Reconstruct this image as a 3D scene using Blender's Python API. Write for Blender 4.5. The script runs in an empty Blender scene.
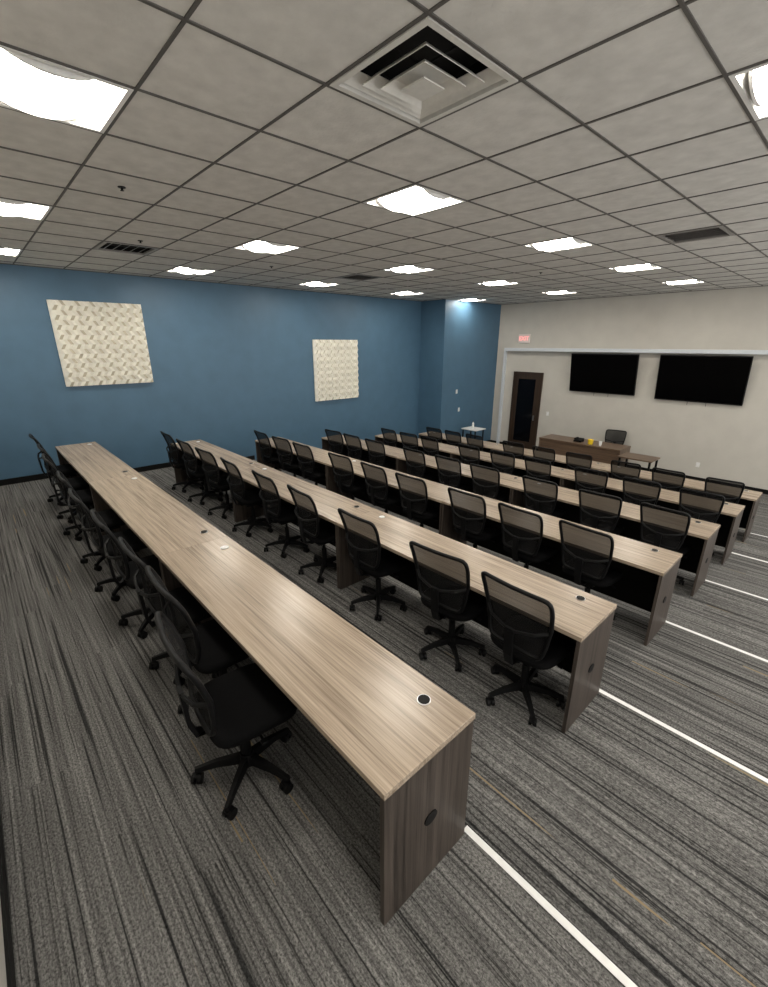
import bpy, bmesh, math, random
from mathutils import Vector, Matrix
random.seed(7)
scene=bpy.context.scene
COL=scene.collection
# ------------------------------------------------------------ constants
H=3.372; Y1=.747; P=1.592; D=.529; ST=.168; XE=8.544; YW=12.75; XR=11.6; YB=-.37; YJ=10.067; XJ=.9
NR=6; EDGE=.045; ZF=-ST*NR
T=.64; GX0=6.01; GY0=2.81
def tier_edge(k): return Y1+P*k+D+EDGE
# ------------------------------------------------------------ materials
def nodes(name):
    m=bpy.data.materials.new(name); m.use_nodes=True
    nt=m.node_tree; b=nt.nodes['Principled BSDF']
    return m,nt,b
def N(nt,t,**k):
    n=nt.nodes.new(t)
    for a,v in k.items(): setattr(n,a,v)
    return n
def ramp(nt,stops):
    r=N(nt,'ShaderNodeValToRGB'); e=r.color_ramp.elements
    e[0].position=stops[0][0]; e[0].color=(*stops[0][1],1)
    e[1].position=stops[-1][0]; e[1].color=(*stops[-1][1],1)
    for p,c in stops[1:-1]:
        x=e.new(p); x.color=(*c,1)
    return r
def plain(name,col,rough=.6,metal=0,var=.12,scale=30,bump=0,bscale=200,spec=None):
    m,nt,b=nodes(name)
    tc=N(nt,'ShaderNodeTexCoord'); n=N(nt,'ShaderNodeTexNoise'); n.inputs['Scale'].default_value=scale; n.inputs['Detail'].default_value=4
    nt.links.new(tc.outputs['Object'],n.inputs['Vector'])
    lo=tuple(c*(1-var) for c in col); hi=tuple(min(1,c*(1+var)) for c in col)
    r=ramp(nt,[(.3,lo),(.7,hi)])
    nt.links.new(n.outputs['Fac'],r.inputs[0]); nt.links.new(r.outputs[0],b.inputs['Base Color'])
    b.inputs['Roughness'].default_value=rough; b.inputs['Metallic'].default_value=metal
    if spec is not None: b.inputs['Specular IOR Level'].default_value=spec
    if bump:
        n2=N(nt,'ShaderNodeTexNoise'); n2.inputs['Scale'].default_value=bscale; n2.inputs['Detail'].default_value=3
        nt.links.new(tc.outputs['Object'],n2.inputs['Vector'])
        bp=N(nt,'ShaderNodeBump'); bp.inputs['Strength'].default_value=bump; bp.inputs['Distance'].default_value=.01
        nt.links.new(n2.outputs['Fac'],bp.inputs['Height']); nt.links.new(bp.outputs[0],b.inputs['Normal'])
    return m
def wood(name,dark,light,axis,rough=.4,spec=.5):
    m,nt,b=nodes(name)
    tc=N(nt,'ShaderNodeTexCoord'); oi=N(nt,'ShaderNodeObjectInfo')
    add=N(nt,'ShaderNodeVectorMath',operation='ADD'); mul=N(nt,'ShaderNodeMath',operation='MULTIPLY'); mul.inputs[1].default_value=37
    nt.links.new(oi.outputs['Random'],mul.inputs[0]); nt.links.new(tc.outputs['Object'],add.inputs[0]); nt.links.new(mul.outputs[0],add.inputs[1])
    def str_noise(s_long,s_cross,detail):
        mp=N(nt,'ShaderNodeMapping'); sc=[s_cross]*3; sc[axis]=s_long; mp.inputs['Scale'].default_value=sc
        n=N(nt,'ShaderNodeTexNoise'); n.inputs['Scale'].default_value=1; n.inputs['Detail'].default_value=detail; n.inputs['Roughness'].default_value=.65
        nt.links.new(add.outputs[0],mp.inputs['Vector']); nt.links.new(mp.outputs[0],n.inputs['Vector']); return n
    a=str_noise(.8,26,5); c=str_noise(2.0,130,3)
    mx=N(nt,'ShaderNodeMath',operation='MULTIPLY_ADD'); mx.inputs[1].default_value=.45
    sub=N(nt,'ShaderNodeMath',operation='MULTIPLY'); sub.inputs[1].default_value=.55
    nt.links.new(a.outputs['Fac'],sub.inputs[0]); nt.links.new(c.outputs['Fac'],mx.inputs[0]); nt.links.new(sub.outputs[0],mx.inputs[2])
    mid=tuple((x+y)/2 for x,y in zip(dark,light))
    r=ramp(nt,[(.36,dark),(.48,mid),(.62,light)])
    nt.links.new(mx.outputs[0],r.inputs[0]); nt.links.new(r.outputs[0],b.inputs['Base Color'])
    b.inputs['Roughness'].default_value=rough; b.inputs['Specular IOR Level'].default_value=spec
    return m
def carpet():
    m,nt,b=nodes('striped_carpet')
    tc=N(nt,'ShaderNodeTexCoord'); sep=N(nt,'ShaderNodeSeparateXYZ'); nt.links.new(tc.outputs['Object'],sep.inputs[0])
    def mth(op,a,bv):
        n=N(nt,'ShaderNodeMath',operation=op)
        for i,v in enumerate((a,bv)):
            if v is None: continue
            if isinstance(v,(int,float)): n.inputs[i].default_value=v
            else: nt.links.new(v,n.inputs[i])
        return n.outputs[0]
    rowi=mth('FLOOR',mth('DIVIDE',sep.outputs['Y'],.25),None)
    wn1=N(nt,'ShaderNodeTexWhiteNoise',noise_dimensions='1D'); nt.links.new(rowi,wn1.inputs['W'])
    pli=mth('FLOOR',mth('ADD',mth('DIVIDE',sep.outputs['X'],1.0),wn1.outputs['Value']),None)
    cmb=N(nt,'ShaderNodeCombineXYZ'); nt.links.new(rowi,cmb.inputs[0]); nt.links.new(pli,cmb.inputs[1])
    wn=N(nt,'ShaderNodeTexWhiteNoise',noise_dimensions='3D'); nt.links.new(cmb.outputs[0],wn.inputs['Vector'])
    sc=N(nt,'ShaderNodeVectorMath',operation='SCALE'); nt.links.new(wn.outputs['Color'],sc.inputs[0]); sc.inputs['Scale'].default_value=20
    pc=N(nt,'ShaderNodeVectorMath',operation='ADD'); nt.links.new(tc.outputs['Object'],pc.inputs[0]); nt.links.new(sc.outputs[0],pc.inputs[1])
    def sn(sx,sy,detail,off=0,rough=.5,plank=True):
        mp=N(nt,'ShaderNodeMapping'); mp.inputs['Scale'].default_value=(sx,sy,sy); mp.inputs['Location'].default_value=(off,off,0)
        n=N(nt,'ShaderNodeTexNoise'); n.inputs['Scale'].default_value=1; n.inputs['Detail'].default_value=detail; n.inputs['Roughness'].default_value=rough
        nt.links.new(pc.outputs[0] if plank else tc.outputs['Object'],mp.inputs['Vector']); nt.links.new(mp.outputs[0],n.inputs['Vector']); return n
    a=sn(.40,52,2,0,.5,False); a2=sn(.9,90,2,3,.5,True); f=sn(80,110,3,5,.8,False); g=sn(.7,30,1,11)
    r1=ramp(nt,[(.35,(.03,.03,.03)),(.40,(.115,.113,.109)),(.55,(.155,.152,.147)),(.68,(.21,.206,.198))])
    nt.links.new(a.outputs['Fac'],r1.inputs[0])
    rb=ramp(nt,[(.32,(.35,.35,.35)),(.42,(.95,.95,.95)),(.7,(1.2,1.2,1.2))]); nt.links.new(a2.outputs['Fac'],rb.inputs[0])
    r2=ramp(nt,[(.35,(.35,.35,.35)),(.65,(1.6,1.6,1.6))]); nt.links.new(f.outputs['Fac'],r2.inputs[0])
    def mul(x,y):
        mx=N(nt,'ShaderNodeMix',data_type='RGBA',blend_type='MULTIPLY'); mx.inputs[0].default_value=1
        nt.links.new(x,mx.inputs[6]); nt.links.new(y,mx.inputs[7]); return mx.outputs[2]
    pv=ramp(nt,[(0,(.96,.96,.96)),(1,(1.04,1.04,1.04))]); nt.links.new(wn.outputs['Value'],pv.inputs[0])
    c=mul(mul(mul(r1.outputs[0],rb.outputs[0]),r2.outputs[0]),pv.outputs[0])
    r3=ramp(nt,[(.735,(0,0,0)),(.75,(1,1,1))]); nt.links.new(g.outputs['Fac'],r3.inputs[0])
    mx2=N(nt,'ShaderNodeMix',data_type='RGBA'); nt.links.new(r3.outputs[0],mx2.inputs[0])
    nt.links.new(c,mx2.inputs[6]); mx2.inputs[7].default_value=(.27,.21,.13,1)
    nt.links.new(mx2.outputs[2],b.inputs['Base Color'])
    b.inputs['Roughness'].default_value=.95; b.inputs['Specular IOR Level'].default_value=.1
    bp=N(nt,'ShaderNodeBump'); bp.inputs['Strength'].default_value=.6; bp.inputs['Distance'].default_value=.008
    nt.links.new(f.outputs['Fac'],bp.inputs['Height']); nt.links.new(bp.outputs[0],b.inputs['Normal'])
    return m
def emis(name,col,s):
    m,nt,b=nodes(name)
    n=N(nt,'ShaderNodeTexNoise'); n.inputs['Scale'].default_value=3
    r=ramp(nt,[(0,tuple(c*.97 for c in col)),(1,col)]); nt.links.new(n.outputs['Fac'],r.inputs[0])
    b.inputs['Base Color'].default_value=(.8,.8,.8,1)
    nt.links.new(r.outputs[0],b.inputs['Emission Color']); b.inputs['Emission Strength'].default_value=s
    return m
def meshfab():
    m,nt,b=nodes('black_mesh_fabric')
    tc=N(nt,'ShaderNodeTexCoord'); n=N(nt,'ShaderNodeTexNoise'); n.inputs['Scale'].default_value=90
    nt.links.new(tc.outputs['Object'],n.inputs['Vector'])
    r=ramp(nt,[(.3,(.006,.006,.007)),(.7,(.015,.0145,.014))]); nt.links.new(n.outputs['Fac'],r.inputs[0]); nt.links.new(r.outputs[0],b.inputs['Base Color'])
    b.inputs['Roughness'].default_value=.8; b.inputs['Specular IOR Level'].default_value=.15
    tr=N(nt,'ShaderNodeBsdfTransparent'); mx=N(nt,'ShaderNodeMixShader'); mx.inputs[0].default_value=.82
    out=nt.nodes['Material Output']
    nt.links.new(tr.outputs[0],mx.inputs[1]); nt.links.new(b.outputs[0],mx.inputs[2]); nt.links.new(mx.outputs[0],out.inputs[0])
    return m
M={}
M['carpet']=carpet()
M['ceil']=plain('ceiling_tile_mineral_fibre',(.60,.59,.565),.9,var=.09,scale=9,bump=.3,bscale=50)
M['grid']=plain('ceiling_grid_metal',(.09,.085,.08),.6,var=.05)
M['blue']=plain('blue_wall_paint',(.066,.142,.222),.5,var=.06,scale=3,bump=.05,bscale=120)
M['cream']=plain('warm_white_wall_paint',(.52,.50,.455),.7,var=.04,scale=3,bump=.05,bscale=120)
M['black']=plain('black_plastic',(.003,.003,.0034),.5,var=.2,spec=.22)
M['base']=plain('black_rubber_baseboard',(.004,.004,.004),.5,spec=.2)
M['fabric']=plain('black_seat_fabric',(.003,.003,.0034),.85,var=.3,scale=150,bump=.2,bscale=400,spec=.1)
M['mesh']=meshfab()
M['top']=wood('light_greige_laminate',(.19,.145,.105),(.45,.365,.28),0,.27,.55)
M['panel']=wood('greige_laminate_panel',(.022,.017,.014),(.085,.068,.057),2,.45,.3)
M['modesty']=plain('dark_modesty_panel',(.005,.0045,.004),.6,spec=.12)
M['white']=plain('white_paint_metal',(.75,.75,.74),.4,var=.03)
M['tape']=plain('white_step_edge_strip',(.85,.85,.84),.6,var=.05)
M['lens']=emis('lit_troffer_lens',(1,.94,.84),20)
M['glow']=plain('white_troffer_reflector',(.6,.59,.56),.35,var=.02)
M['diff']=plain('pale_grey_diffuser_metal',(.62,.61,.58),.4,var=.05)
M['grille']=plain('grey_grille_metal',(.25,.24,.23),.4,var=.05)
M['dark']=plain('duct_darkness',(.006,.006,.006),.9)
M['darkbrown']=wood('dark_brown_door_wood',(.012,.007,.004),(.05,.027,.014),2,.4)
M['screen']=plain('glossy_black_screen',(.001,.001,.0012),.25,var=.1,spec=.1)
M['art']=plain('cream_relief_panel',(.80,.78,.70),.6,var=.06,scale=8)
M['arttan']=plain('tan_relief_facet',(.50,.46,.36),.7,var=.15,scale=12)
M['deskwood']=wood('warm_brown_desk_wood',(.07,.042,.028),(.17,.11,.07),0,.35)
M['red']=emis('red_exit_letters',(.9,.03,.02),.7)
M['exitw']=plain('exit_sign_face',(.7,.66,.64),.4,var=.02)
M['yellow']=plain('yellow_plastic',(.8,.55,.02),.4)
M['paper']=plain('white_paper',(.8,.8,.8),.7,var=.02)
M['chrome']=plain('satin_steel',(.5,.5,.5),.3,1,var=.03)
M['alu']=plain('pale_aluminium_rail',(.60,.64,.68),.35,var=.03)
M['glass']=plain('dark_door_glass',(.002,.002,.003),.15,spec=.2)
# ------------------------------------------------------------ mesh helpers
def bbox(bm,x0,x1,y0,y1,z0,z1):
    r=bmesh.ops.create_cube(bm,size=1,matrix=Matrix.Translation(((x0+x1)/2,(y0+y1)/2,(z0+z1)/2))@Matrix.Diagonal((x1-x0,y1-y0,z1-z0,1)))
    return r['verts']
def bcyl(bm,c,r,h,axis='z',seg=20,r2=None):
    rot={'z':Matrix.Identity(4),'x':Matrix.Rotation(math.pi/2,4,'Y'),'y':Matrix.Rotation(-math.pi/2,4,'X')}[axis]
    return bmesh.ops.create_cone(bm,cap_ends=True,segments=seg,radius1=r,radius2=r if r2 is None else r2,depth=h,matrix=Matrix.Translation(c)@rot)['verts']
def finish(bm,name,mat,parent=None,bevel=0,smooth=False,loc=None):
    bmesh.ops.recalc_face_normals(bm,faces=bm.faces[:])
    me=bpy.data.meshes.new(name); bm.to_mesh(me); bm.free()
    if smooth:
        for p in me.polygons: p.use_smooth=True
    ob=bpy.data.objects.new(name,me); COL.objects.link(ob)
    for x in (mat if isinstance(mat,(list,tuple)) else [mat]): me.materials.append(x)
    if parent: ob.parent=parent
    if loc: ob.location=loc
    if bevel:
        b=ob.modifiers.new('bevel','BEVEL'); b.width=bevel; b.segments=2; b.limit_method='ANGLE'
    return ob
def boxes(name,mat,lst,parent=None,bevel=0):
    bm=bmesh.new()
    for b in lst: bbox(bm,*b)
    return finish(bm,name,mat,parent,bevel)
def empty(name,loc,label,cat,group=None,rot=0):
    e=bpy.data.objects.new(name,None); e.empty_display_size=.1; COL.objects.link(e); e.location=loc; e.rotation_euler=(0,0,rot)
    e['label']=label; e['category']=cat
    if group: e['group']=group
    return e
def sweep(bm,pts,prof,closed=False,up=None):
    rings=[];n=len(pts)
    for i,p in enumerate(pts):
        if closed: t=(pts[(i+1)%n]-pts[i-1]).normalized()
        else: t=(pts[min(i+1,n-1)]-pts[max(i-1,0)]).normalized()
        s=t.cross(up).normalized(); u=s.cross(t).normalized()
        rings.append([bm.verts.new(p+s*a+u*b) for a,b in prof])
    m=len(prof)
    for i in range(n if closed else n-1):
        A=rings[i];B=rings[(i+1)%n]
        for j in range(m): bm.faces.new((A[j],A[(j+1)%m],B[(j+1)%m],B[j]))
    if not closed:
        bm.faces.new(rings[0][::-1]); bm.faces.new(rings[-1])
def circ(r,n=8,sx=1): return [(math.cos(2*math.pi*i/n)*r*sx,math.sin(2*math.pi*i/n)*r) for i in range(n)]
def copy_tree(root,loc,rot,label=None):
    r=root.copy(); COL.objects.link(r); r.location=loc; r.rotation_euler=(0,0,rot)
    if label: r['label']=label
    def rec(src,dst):
        for c in src.children:
            k=c.copy(); COL.objects.link(k); k.parent=dst; rec(c,k)
    rec(root,r); return r
# ------------------------------------------------------------ structure
def struct(o): o['kind']='structure'; return o
bm=bmesh.new()
prof=[(YB-.05,0)]
for k in range(NR):
    prof+= [(tier_edge(k),-ST*k),(tier_edge(k),-ST*(k+1))]
prof+=[(YW+.05,ZF),(YW+.05,ZF-.15),(YB-.05,ZF-.15)]
L=[bm.verts.new((-.02,y,z)) for y,z in prof]; R=[bm.verts.new((XR,y,z)) for y,z in prof]
n=len(prof)
for i in range(n): bm.faces.new((L[i],L[(i+1)%n],R[(i+1)%n],R[i]))
bm.faces.new(L); bm.faces.new(R[::-1])
bmesh.ops.triangulate(bm,faces=[f for f in bm.faces if len(f.verts)>4])
struct(finish(bm,'floor',M['carpet']))
zb=ZF-.1
bm=bmesh.new()
bbox(bm,-.15,0,YB-.1,YJ,zb,H+.05); bbox(bm,-.15,XJ,YJ,YW+.1,zb,H+.05)
struct(finish(bm,'wall_left',M['blue']))
struct(boxes('wall_front',M['cream'],[(XJ,XR+.1,YW,YW+.15,zb,H+.05)]))
struct(boxes('wall_back',M['cream'],[(0,XR,YB-.12,YB,-.1,H+.05)]))
bm=bmesh.new(); t=.012; hb=.10
ys=[YB]+[tier_edge(k) for k in range(NR)]+[YJ]
for k in range(NR+1): bbox(bm,0,t,ys[k],ys[k+1],-ST*k,-ST*k+hb)
bbox(bm,XJ,XJ+t,YJ-t,YW,ZF,ZF+hb); bbox(bm,t,XJ,YJ-t,YJ,ZF,ZF+hb)
struct(finish(bm,'baseboard_left',M['base']))
struct(boxes('baseboard_front',M['base'],[(XJ+t,1.55,YW-t,YW,ZF,ZF+hb),(2.62,XR,YW-t,YW,ZF,ZF+hb)]))
struct(boxes('baseboard_back',M['base'],[(t,XR,YB,YB+t,0,.075)]))
struct(boxes('trim_1',M['alu'],[(1.24,XR,YW-.16,YW,2.0,2.09)],bevel=.004))
struct(boxes('trim_2',M['alu'],[(1.20,1.27,YW-.10,YW,ZF,2.0)],bevel=.004))
cells={}
def cell_of(x,y): return (round((x-GX0-T/2)/T),round((y-GY0-T/2)/T))
def cell_c(c): return (GX0+T/2+c[0]*T, GY0+T/2+c[1]*T)
lights=[]
for lx in (1.21,3.77,6.33,8.89):
    for ly in (.57,3.13,5.69,8.25,10.81):
        lights.append(cell_of(lx,ly))
vents=[cell_of(7.61,1.85)]; grilles=[cell_of(2.49,1.85),cell_of(7.61,6.33),cell_of(2.49,5.69)]
holes=set(lights+vents+grilles)
bm=bmesh.new()
i0=math.floor((0-GX0)/T)-1; i1=math.ceil((XR-GX0)/T); j0=math.floor((YB-GY0)/T)-1; j1=math.ceil((YW-GY0)/T)
for i in range(i0,i1+1):
    for j in range(j0,j1+1):
        if (i,j) in holes: continue
        x0=max(GX0+i*T,0);x1=min(GX0+(i+1)*T,XR);y0=max(GY0+j*T,YB);y1=min(GY0+(j+1)*T,YW)
        if x1-x0<.001 or y1-y0<.001: continue
        bm.faces.new([bm.verts.new(v) for v in ((x0,y0,H),(x0,y1,H),(x1,y1,H),(x1,y0,H))])
struct(finish(bm,'ceiling',M['ceil']))
bm=bmesh.new(); w=.0075
for i in range(i0,i1+1):
    x=GX0+i*T
    if 0<x<XR: bbox(bm,x-w,x+w,YB,YW,H-.006,H+.02)
for j in range(j0,j1+1):
    y=GY0+j*T
    if YB<y<YW: bbox(bm,0,XR,y-w,y+w,H-.0055,H+.02)
struct(finish(bm,'trim_3',M['grid']))
struct(boxes('trim_4',M['grid'],[(0,.02,YB,YJ,H-.01,H),(0,XJ+.02,YJ-.02,YJ,H-.01,H),(XJ,XJ+.02,YJ,YW,H-.01,H),(XJ,XR,YW-.02,YW,H-.01,H)]))
# ---- troffers
def make_troffer():
    r=empty('ceiling_light',(0,0,0),'white square recessed ceiling troffer, lit, with curved lens','ceiling light','recessed ceiling troffers')
    h=T/2-.010
    bm=bmesh.new()
    for a in ((-h,h,-h,-h+.022),(-h,h,h-.022,h),(-h,-h+.022,-h+.022,h-.022),(h-.022,h,-h+.022,h-.022)):
        bbox(bm,*a,-.008,.01)
    finish(bm,'frame',M['white'],r)
    bm=bmesh.new(); a=h-.02; b=h-.06
    lo=[bm.verts.new(v) for v in ((-a,-a,0),(a,-a,0),(a,a,0),(-a,a,0))]
    hi=[bm.verts.new(v) for v in ((-b,-b,.10),(b,-b,.10),(b,b,.10),(-b,b,.10))]
    for q in range(4): bm.faces.new((lo[q],lo[(q+1)%4],hi[(q+1)%4],hi[q]))
    bm.faces.new(hi)
    finish(bm,'housing',M['glow'],r)
    bm=bmesh.new(); hw=.20; n=12; la=h-.06
    rows=[]
    for q in range(n+1):
        th=math.pi*q/n; y=-math.cos(th)*hw; z=.06-.08*math.sin(th)
        rows.append((bm.verts.new((-la,y,z)),bm.verts.new((la,y,z))))
    for q in range(n): bm.faces.new((rows[q][0],rows[q+1][0],rows[q+1][1],rows[q][1]))
    bm.faces.new([x[0] for x in rows][::-1]); bm.faces.new([x[1] for x in rows])
    finish(bm,'lens',M['lens'],r,smooth=False)
    for sx in (-1,1):
        bm=bmesh.new(); x0=sx*la; x1=sx*(la+.014); A=[];B=[]
        for q in range(n+1):
            th=math.pi*q/n; y=-math.cos(th)*(hw+.006); z=.062-.09*math.sin(th)
            A.append(bm.verts.new((x0,y,z))); B.append(bm.verts.new((x1,y,z)))
        for q in range(n): bm.faces.new((A[q],A[q+1],B[q+1],B[q]))
        bm.faces.new(A); bm.faces.new(B[::-1]); bm.faces.new((A[0],B[0],B[-1],A[-1]))
        finish(bm,'end_cap',M['white'],r)
    return r
tro=make_troffer()
for idx,c in enumerate(lights):
    x,y=cell_c(c)
    if idx==0: tro.location=(x,y,H)
    else: copy_tree(tro,(x,y,H),0)
# ---- near square cone diffuser
x,y=cell_c(vents[0])
r=empty('air_diffuser',(x,y,H),'square pale grey metal ceiling air diffuser with nested louvres','air vent')
h=T/2-.012
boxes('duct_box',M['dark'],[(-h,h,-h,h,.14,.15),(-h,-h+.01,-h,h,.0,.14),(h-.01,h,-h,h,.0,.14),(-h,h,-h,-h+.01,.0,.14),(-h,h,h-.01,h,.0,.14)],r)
boxes('frame',M['diff'],[(-h,h,-h,-h+.03,-.008,.012),(-h,h,h-.03,h,-.008,.012),(-h,-h+.03,-h+.03,h-.03,-.008,.012),(h-.03,h,-h+.03,h-.03,-.008,.012)],r)
def ringcone(name,ao,zo,ai,zi,th=.004):
    bm=bmesh.new()
    def sq(a,z): return [bm.verts.new(v) for v in ((-a,-a,z),(a,-a,z),(a,a,z),(-a,a,z))]
    A=sq(ao,zo);B=sq(ai,zi);C=sq(ai,zi+th);E=sq(ao,zo+th)
    for p,q in ((A,B),(B,C),(C,E),(E,A)):
        for i in range(4): bm.faces.new((p[i],p[(i+1)%4],q[(i+1)%4],q[i]))
    finish(bm,name,M['diff'],r)
ringcone('louvre',.265,.004,.215,.045)
ringcone('louvre',.20,-.010,.155,.03)
ringcone('louvre',.14,-.024,.095,.014)
bm=bmesh.new(); a=.07
bbox(bm,-a,a,-a,a,-.032,-.026); bbox(bm,-.095,.095,-.095,.095,.012,.016)
finish(bm,'centre_plate',M['diff'],r)
boxes('support_bar',M['dark'],[(-.27,.27,-.006,.006,.05,.06),(-.006,.006,-.27,.27,.051,.061)],r)
# ---- grilles
def make_grille():
    r=empty('air_grille',(0,0,0),'square dark grey slatted ceiling return air grille','air vent','ceiling return grilles')
    h=T/2-.012
    boxes('frame',M['grille'],[(-h,h,-h,-h+.04,-.008,.012),(-h,h,h-.04,h,-.008,.012),(-h,-h+.04,-h+.04,h-.04,-.008,.012),(h-.04,h,-h+.04,h-.04,-.008,.012)],r)
    boxes('duct_box',M['dark'],[(-h,h,-h,h,.06,.07),(-h,-h+.01,-h,h,0,.06),(h-.01,h,-h,h,0,.06),(-h,h,-h,-h+.01,0,.06),(-h,h,h-.01,h,0,.06)],r)
    bm=bmesh.new()
    for q in range(5):
        yy=-.2+q*.1
        vs=bbox(bm,-h+.04,h-.04,yy-.022,yy+.022,.004,.008)
        bmesh.ops.rotate(bm,verts=vs,cent=(0,yy,.006),matrix=Matrix.Rotation(.5,3,'X'))
    finish(bm,'slats',M['grille'],r)
    return r
g=make_grille()
for idx,c in enumerate(grilles):
    x,y=cell_c(c)
    if idx==0: g.location=(x,y,H)
    else: copy_tree(g,(x,y,H),0)
def sprinkler(x,y):
    r=empty('ceiling_sprinkler',(x,y,H),'small dark metal sprinkler head in a ceiling tile','sprinkler','ceiling sprinkler heads')
    bm=bmesh.new(); bcyl(bm,(0,0,-.003),.028,.006); finish(bm,'escutcheon',M['black'],r)
    bm=bmesh.new(); bcyl(bm,(0,0,-.014),.008,.02); bcyl(bm,(0,0,-.025),.014,.003); finish(bm,'head',M['black'],r)
for x,y in ((5.05,1.2),(3.1,1.85),(2.5,3.9),(5.05,7.6)): sprinkler(x,y)
# ------------------------------------------------------------ tables
def make_table(W,label):
    r=empty('training_table',(0,0,0),label,'table','rows of training tables')
    th=.03;h=.74
    boxes('tabletop',M['top'],[(.0008,W-.0008,0,D,h-th,h)],r,.002)
    boxes('end_panel',M['panel'],[(.004,.03,.004,D-.004,0,h-th)],r,.001)
    boxes('end_panel',M['panel'],[(W-.03,W-.006,.004,D-.004,0,h-th)],r,.001)
    boxes('modesty_panel',M['modesty'],[(.03,W-.03,D-.06,D-.04,.08,h-th)],r)
    for gx in (.2,W-.2):
        bm=bmesh.new(); bcyl(bm,(gx,.42,h+.002),.031,.004,seg=24)
        gr=finish(bm,'grommet',M['chrome'],r)
        bm=bmesh.new(); bcyl(bm,(gx,.42,h+.0045),.027,.003,seg=24)
        finish(bm,'grommet_cap',M['dark'] if gx>1 else M['white'],gr)
    bm=bmesh.new(); vs=bcyl(bm,(W-.005,D/2,.37),.038,.008,'x',24)
    for v in vs: v.co.z=.37+(v.co.z-.37)*.8
    finish(bm,'cable_port',M['black'],r)
    return r
LB='long laminate training table with greige woodgrain top and slab end panels'
for k in range(NR):
    W=(XE-(1.135 if k==0 else 1.28))/3
    if k==0: src=make_table(W,LB); src.location=(XE-W,Y1,0); s=1
    elif k==1: src=make_table(W,LB); src.location=(XE-W,Y1+P,-ST); s=1
    else: s=0
    for j in range(s,3):
        copy_tree(src,(XE-W*(j+1),Y1+P*k,-ST*k),0)
def strip(k):
    y=Y1+P*k+D
    o=boxes('floor_edge_strip',M['tape'],[(0,XR-XE-.03,0,.032,0,.003)])
    o.location=(XE-.02,y+.006,-ST*k)
    o['label']='white edge marking strip along a carpeted step'; o['category']='floor strip'; o['group']='white step edge strips'
for k in range(NR): strip(k)
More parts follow.
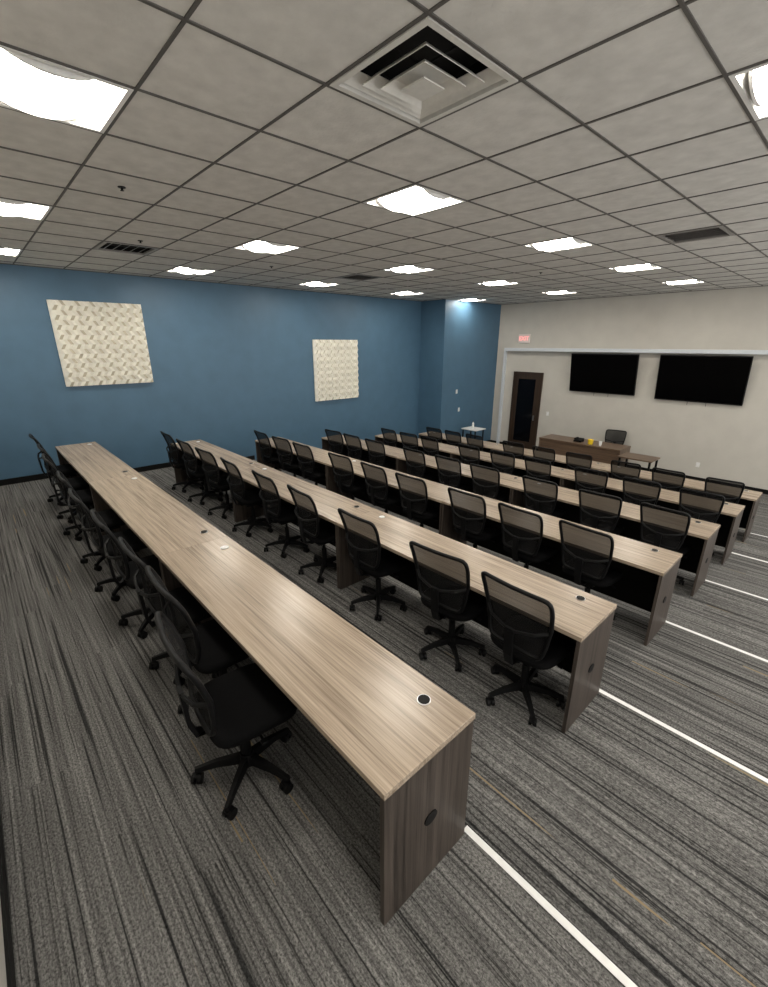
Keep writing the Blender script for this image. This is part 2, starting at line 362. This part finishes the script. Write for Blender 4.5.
# ------------------------------------------------------------ chair
def make_chair():
    r=empty('office_chair',(0,0,0),'black mesh-back swivel office chair on a five-star caster base','chair','black office chairs at the tables')
    zb_,zt=.53,1.0
    def surf(x,z):
        t=min(max((z-zb_)/(zt-zb_),0),1)
        return -.20-.085*t**1.4+.03*math.sin(math.pi*t)+.35*x*x
    def halfw(t): return .190+.055*math.sin(math.pi/2*min(max(t,0),.9)/.9)
    pts=[];n=360; e=.15
    for i in range(n):
        a=2*math.pi*i/n
        ca,sa=math.cos(a),math.sin(a)
        u=math.copysign(abs(ca)**e,ca) if abs(ca)>1e-9 else 0; v=math.copysign(abs(sa)**e,sa) if abs(sa)>1e-9 else 0
        t=(v+1)/2; z=zb_+t*(zt-zb_); x=u*halfw(t)
        pts.append(Vector((x,surf(x,z),z)))
    Ls=[0]
    for i in range(n): Ls.append(Ls[-1]+(pts[(i+1)%n]-pts[i]).length)
    tot=Ls[-1]; m=72; ev=[];j=0
    for i in range(m):
        s=tot*i/m
        while Ls[j+1]<s: j+=1
        f=(s-Ls[j])/max(1e-9,Ls[j+1]-Ls[j]); ev.append(pts[j].lerp(pts[(j+1)%n],f))
    bm=bmesh.new(); sweep(bm,ev,circ(.014,8),closed=True,up=Vector((0,1,0)))
    fr=finish(bm,'backrest',M['black'],r,smooth=True)
    bm=bmesh.new(); nu,nv=10,14; gridv=[]
    for j in range(nv+1):
        t=j/nv; z=zb_+t*(zt-zb_)
        lim=.9 if j in (0,nv) else 1
        gridv.append([bm.verts.new((halfw(t)*lim*(2*i/nu-1),surf(halfw(t)*lim*(2*i/nu-1),z)+.002,z)) for i in range(nu+1)])
    for j in range(nv):
        for i in range(nu): bm.faces.new((gridv[j][i],gridv[j][i+1],gridv[j+1][i+1],gridv[j+1][i]))
    finish(bm,'mesh_panel',M['mesh'],fr,smooth=True)
    bm=bmesh.new()
    path=[Vector(v) for v in ((0,-.05,.40),(0,-.15,.395),(0,-.225,.42),(0,-.25,.50),(0,-.255,.60),(0,-.26,.70))]
    sweep(bm,path,[(-.03,-.01),(.03,-.01),(.03,.01),(-.03,.01)],up=Vector((0,-1,.3)))
    for sx in (-1,1):
        path=[Vector((0,-.26,.68)),Vector((sx*.08,-.252,.70)),Vector((sx*.16,-.237,.72)),Vector((sx*.222,surf(.222,.74)-.005,.74))]
        sweep(bm,path,circ(.011,6),up=Vector((0,0,1)))
    finish(bm,'back_support',M['black'],r,smooth=False)
    bm=bmesh.new(); prev=None; ns=32
    layers=[(.90,.425),(1.0,.437),(1.02,.455),(1.0,.475),(.93,.487),(.6,.492)]
    for sc,z in layers:
        ring=[]
        for i in range(ns):
            a=2*math.pi*i/ns; ca,sa=math.cos(a),math.sin(a); e2=.45
            x=math.copysign(abs(ca)**e2,ca)*.235*sc; y=math.copysign(abs(sa)**e2,sa)*.215*sc+.03
            dz=-.02*max(0,(y-.1)/.16)**2 + .25*x*x
            ring.append(bm.verts.new((x,y,z+dz)))
        if prev:
            for i in range(ns): bm.faces.new((prev[i],prev[(i+1)%ns],ring[(i+1)%ns],ring[i]))
        else: bm.faces.new(ring[::-1])
        prev=ring
    bm.faces.new(prev)
    finish(bm,'seat',M['fabric'],r,smooth=True)
    bm=bmesh.new(); bbox(bm,-.09,.09,-.11,.12,.37,.425); vs=bcyl(bm,(.16,.03,.39),.007,.14,'x',8); bbox(bm,.21,.24,.015,.045,.383,.397)
    finish(bm,'tilt_mechanism',M['black'],r,.006)
    bm=bmesh.new(); bcyl(bm,(0,0,.30),.014,.16); bcyl(bm,(0,0,.20),.026,.17)
    finish(bm,'gas_lift',M['black'],r,smooth=False)
    bm=bmesh.new(); bcyl(bm,(0,0,.105),.045,.07,r2=.035)
    for i in range(5):
        a=math.pi/2+2*math.pi*i/5+.2; d=Vector((math.cos(a),math.sin(a),0)); s=Vector((-d.y,d.x,0))
        secs=[(.03,.105,.022,.026),(.16,.098,.017,.018),(.27,.075,.013,.012)]
        pv=None
        for rr,z,w_,h_ in secs:
            q=[bm.verts.new(d*rr+s*a_*w_+Vector((0,0,z+b_*h_))) for a_,b_ in ((-1,-1),(1,-1),(.7,1),(-.7,1))]
            if pv:
                for j in range(4): bm.faces.new((pv[j],pv[(j+1)%4],q[(j+1)%4],q[j]))
            else: bm.faces.new(q[::-1])
            pv=q
        bm.faces.new(pv)
    sb=finish(bm,'star_base',M['black'],r)
    cm=None
    for i in range(5):
        a=math.pi/2+2*math.pi*i/5+.2; px,py=math.cos(a)*.26,math.sin(a)*.26
        if cm is None:
            bm=bmesh.new()
            for sx in (-.016,.016): bcyl(bm,(sx,.012,.028),.028,.018,'x',18)
            bcyl(bm,(0,0,.058),.008,.04,'z',8); bbox(bm,-.012,.012,-.01,.03,.035,.055)
            c=finish(bm,'caster',M['black'],sb); cm=c
        else:
            c=cm.copy(); COL.objects.link(c); c.parent=sb
        c.location=(px,py,0); c.rotation_euler=(0,0,random.uniform(0,6.28))
    return r
chair=make_chair()
# seams at x = 6.07,3.60 (first row) and 6.12,3.70 (others)
rows=[([(7.53,-.08),(6.98,.04),(6.42,.03),(5.70,.0),(4.95,-.03),(4.2,-.02),(3.2,-.03),(2.5,0),(1.6,0)],0),
 ([8.18,7.51,6.62,5.72,4.95,4.12,3.28,2.50,1.70],.10),
 ([7.93,7.27,6.58,5.72,5.02,4.24,3.25,2.55,1.85],.10),
 ([8.13,7.40,6.62,5.72,5.0,4.25,3.22,2.55,1.90],.10),
 ([8.13,7.38,6.62,5.72,5.0,4.25,3.22,2.58,1.95],.10),
 ([8.10,7.32,6.60,5.72,5.0,4.25,3.22,2.58,1.95],.10)]
first=True
for k,(xs,dy) in enumerate(rows):
    for x in xs:
        if isinstance(x,tuple): x,ddy=x
        else: ddy=random.uniform(-.015,.015)
        loc=(x,Y1+P*k+dy+ddy,-ST*k); rot=random.uniform(-.09,.09)*(.3 if k==0 else 1)
        if first: chair.location=loc; chair.rotation_euler=(0,0,-.1); first=False
        else: copy_tree(chair,loc,rot)
c=copy_tree(chair,(5.0,12.35,ZF),math.pi+.2,'black mesh-back swivel office chair behind the presenter desk'); c['group']='presenter chair'
# ------------------------------------------------------------ wall art
def relief(y0,y1,z0,z1,label):
    S=(y1-y0); Z=(z1-z0)
    r=empty('acoustic_wall_panel',(0,(y0+y1)/2,(z0+z1)/2),label,'wall art','relief wall panels')
    boxes('backing',M['art'],[(.002,.035,-S/2,S/2,-Z/2,Z/2)],r)
    bm=bmesh.new(); nc,nr=26,18
    V=[]
    for j in range(nr+1):
        row=[]
        for i in range(nc+1):
            y=-S/2+S*i/nc+((S/nc*.55) if j%2 else -S/nc*.25)*(1 if 0<i<nc else 0)
            hgt=.035 if (i in (0,nc)) else (.085 if i%2 else .045)
            if j in (0,nr): hgt=min(hgt,.07)
            row.append(bm.verts.new((hgt,y,-Z/2+Z*j/nr)))
        V.append(row)
    for j in range(nr):
        for i in range(nc):
            f=bm.faces.new((V[j][i],V[j][i+1],V[j+1][i+1],V[j+1][i]))
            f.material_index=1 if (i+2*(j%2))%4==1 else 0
    for j in (0,nr):
        b0=[bm.verts.new((.034,v.co.y,v.co.z)) for v in V[j]]
        for i in range(nc): bm.faces.new((V[j][i],V[j][i+1],b0[i+1],b0[i]))
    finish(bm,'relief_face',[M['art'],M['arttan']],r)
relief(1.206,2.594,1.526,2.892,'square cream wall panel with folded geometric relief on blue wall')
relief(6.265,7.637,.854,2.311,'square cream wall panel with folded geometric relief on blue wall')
# ------------------------------------------------------------ front wall things
def tv(x0,x1,z0,z1):
    w=x1-x0; hh=z1-z0
    r=empty('wall_television',((x0+x1)/2,YW-.13,(z0+z1)/2),'large black flat-screen television tilted down on wall bracket','television','wall televisions')
    r.rotation_euler=(math.radians(9),0,0)
    boxes('casing',M['black'],[(-w/2,w/2,-.03,.02,-hh/2,hh/2)],r,.006)
    boxes('screen',M['screen'],[(-w/2+.02,w/2-.02,-.034,-.03,-hh/2+.03,hh/2-.02)],r)
    boxes('wall_bracket',M['black'],[(-.3,-.24,.02,.05,-.25,.25),(.24,.3,.02,.05,-.25,.25),(-.3,.3,.05,.07,-.06,.06)],r)
    boxes('cable',M['black'],[(-.18,-.172,.0,.008,-hh/2-.09,-hh/2+.05),(.2,.208,.0,.008,-hh/2-.09,-hh/2+.05)],r)
tv(3.46,5.20,.93,1.97); tv(5.68,7.47,.89,1.97)
dx0,dx1,dz=1.65,2.51,1.32
struct(boxes('door_1',M['darkbrown'],[(dx0-.07,dx0,YW-.03,YW,ZF,dz+.07),(dx1,dx1+.07,YW-.03,YW,ZF,dz+.07),(dx0,dx1,YW-.03,YW,dz,dz+.07),(dx0,dx1,YW-.012,YW,ZF,dz)]))
struct(boxes('window_1',M['glass'],[(dx0+.12,dx1-.16,YW-.018,YW-.012,ZF+.25,dz-.14)]))
struct(boxes('door_2',M['chrome'],[(dx1-.11,dx1-.08,YW-.06,YW-.02,ZF+.95,ZF+1.1)]))
r=empty('exit_sign',(1.83,YW-.02,2.36),'white illuminated exit sign with red letters on wall','sign')
boxes('housing',M['exitw'],[(-.19,.19,-.03,.02,-.12,.12)],r,.006)
cu=bpy.data.curves.new('letters','FONT'); cu.body='EXIT'; cu.size=.16; cu.extrude=.002; cu.align_x='CENTER'; cu.align_y='CENTER'
cu.offset=.003
tmp=bpy.data.objects.new('tmp',cu); COL.objects.link(tmp); bpy.context.view_layer.update()
me=bpy.data.meshes.new_from_object(tmp.evaluated_get(bpy.context.evaluated_depsgraph_get())); bpy.data.objects.remove(tmp)
me.materials.clear(); me.materials.append(M['red'])
lt=bpy.data.objects.new('letters',me); COL.objects.link(lt); lt.parent=r; lt.location=(0,-.033,0); lt.rotation_euler=(math.pi/2,0,0)
def plate(loc,ax,label,name='light_switch'):
    r=empty(name,loc,label,'switch' if 'switch' in name else 'outlet','wall plates')
    if ax=='x':
        boxes('plate',M['white'],[(0,.008,-.04,.04,-.06,.06)],r,.002); boxes('rocker',M['paper'],[(.008,.012,-.015,.015,-.03,.03)],r)
    else:
        boxes('plate',M['white'],[(-.04,.04,-.008,0,-.06,.06)],r,.002); boxes('rocker',M['paper'],[(-.015,.015,-.012,-.008,-.03,.03)],r)
plate((XJ,10.9,.3),'x','small white switch plate on blue wall')
plate((XJ,10.75,.85),'x','small white sensor plate on blue wall')
plate((2.85,YW,.2),'y','small white switch plate beside door')
plate((6.9,YW,-.6),'y','small white outlet plate low on wall','wall_outlet')
r=empty('presenter_desk',(3.4,11.35,ZF),'brown woodgrain presenter desk with full front panel','desk')
boxes('desktop',M['deskwood'],[(0,2.15,0,.7,.72,.76)],r,.003)
boxes('front_panel',M['deskwood'],[(.03,2.12,.04,.06,.04,.72)],r)
boxes('side_panel',M['deskwood'],[(0,.03,.02,.68,0,.72)],r); boxes('side_panel',M['deskwood'],[(2.12,2.15,.02,.68,0,.72)],r)
r=empty('side_table',(5.62,11.0,ZF),'small low brown woodgrain table beside presenter desk','table')
boxes('tabletop',M['deskwood'],[(0,.75,0,.6,.66,.69)],r,.003)
for a,b in ((.03,.03),(.68,.03),(.03,.53),(.68,.53)): boxes('leg',M['black'],[(a,a+.04,b,b+.04,0,.66)],r)
r=empty('corner_table',(1.15,10.75,ZF),'small white-topped side table in the corner by the blue wall','table')
boxes('tabletop',M['white'],[(0,.55,0,.5,.76,.785)],r,.003)
for a,b in ((.03,.03),(.48,.03),(.03,.43),(.48,.43)): boxes('leg',M['black'],[(a,a+.03,b,b+.03,0,.76)],r)
def lathe(name,mat,prof,parent):
    bm=bmesh.new(); n=20; pr=None
    for rr,z in prof:
        ring=[bm.verts.new((rr*math.cos(2*math.pi*i/n),rr*math.sin(2*math.pi*i/n),z)) for i in range(n)]
        if pr:
            for i in range(n): bm.faces.new((pr[i],pr[(i+1)%n],ring[(i+1)%n],ring[i]))
        else: bm.faces.new(ring[::-1])
        pr=ring
    bm.faces.new(pr); return finish(bm,name,mat,parent,smooth=False)
zt=ZF+.76
o=lathe('tissue_tub',M['yellow'],[(.05,0),(.06,.005),(.065,.12),(.06,.125),(.055,.11)],None); o.location=(4.75,11.5,zt); o['label']='small round yellow tub on the presenter desk'; o['category']='tub'
o=lathe('paper_cup',M['paper'],[(.028,0),(.04,.11),(.042,.115),(.038,.113),(.028,.02)],None); o.location=(5.0,11.5,zt); o['label']='white paper cup on the presenter desk'; o['category']='cup'
r=empty('desk_phone',(4.4,11.6,zt),'black desk phone on the presenter desk','phone')
bm=bmesh.new(); vs=bbox(bm,-.1,.1,-.1,.1,0,.05)
for v in vs:
    if v.co.y>0 and v.co.z>.01: v.co.z=.09
finish(bm,'phone_body',M['black'],r,.005); boxes('handset',M['black'],[(-.1,-.05,-.1,.1,.075,.1)],r,.008)
r=empty('bottle',(1.4,11.0,ZF+.785),'small clear bottle on the corner table','bottle')
lathe('bottle_body',M['white'],[(.03,0),(.034,.01),(.034,.14),(.012,.18),(.012,.2)],r)
bm=bmesh.new(); bcyl(bm,(0,0,.21),.014,.02); finish(bm,'cap',M['black'],r)
# ------------------------------------------------------------ world, camera
w=bpy.data.worlds.new('world'); scene.world=w; w.use_nodes=True
w.node_tree.nodes['Background'].inputs[0].default_value=(1,.97,.92,1); w.node_tree.nodes['Background'].inputs[1].default_value=1.15
cd=bpy.data.cameras.new('camera'); cam=bpy.data.objects.new('camera',cd); COL.objects.link(cam)
a,b=.827,.330
F=Vector((-math.sin(a)*math.cos(b),math.cos(a)*math.cos(b),-math.sin(b))); Rv=Vector((math.cos(a),math.sin(a),0)); U=Rv.cross(F)
mt=Matrix((Rv,U,-F)).transposed().to_4x4(); mt.translation=Vector((9.353,0,2.227)); cam.matrix_world=mt
cd.sensor_fit='HORIZONTAL'; cd.sensor_width=36; cd.lens=438.54/768*36; cd.clip_start=.02
scene.camera=cam
scene.view_settings.view_transform='Standard'
scene.view_settings.look='None'
scene.view_settings.exposure=.85
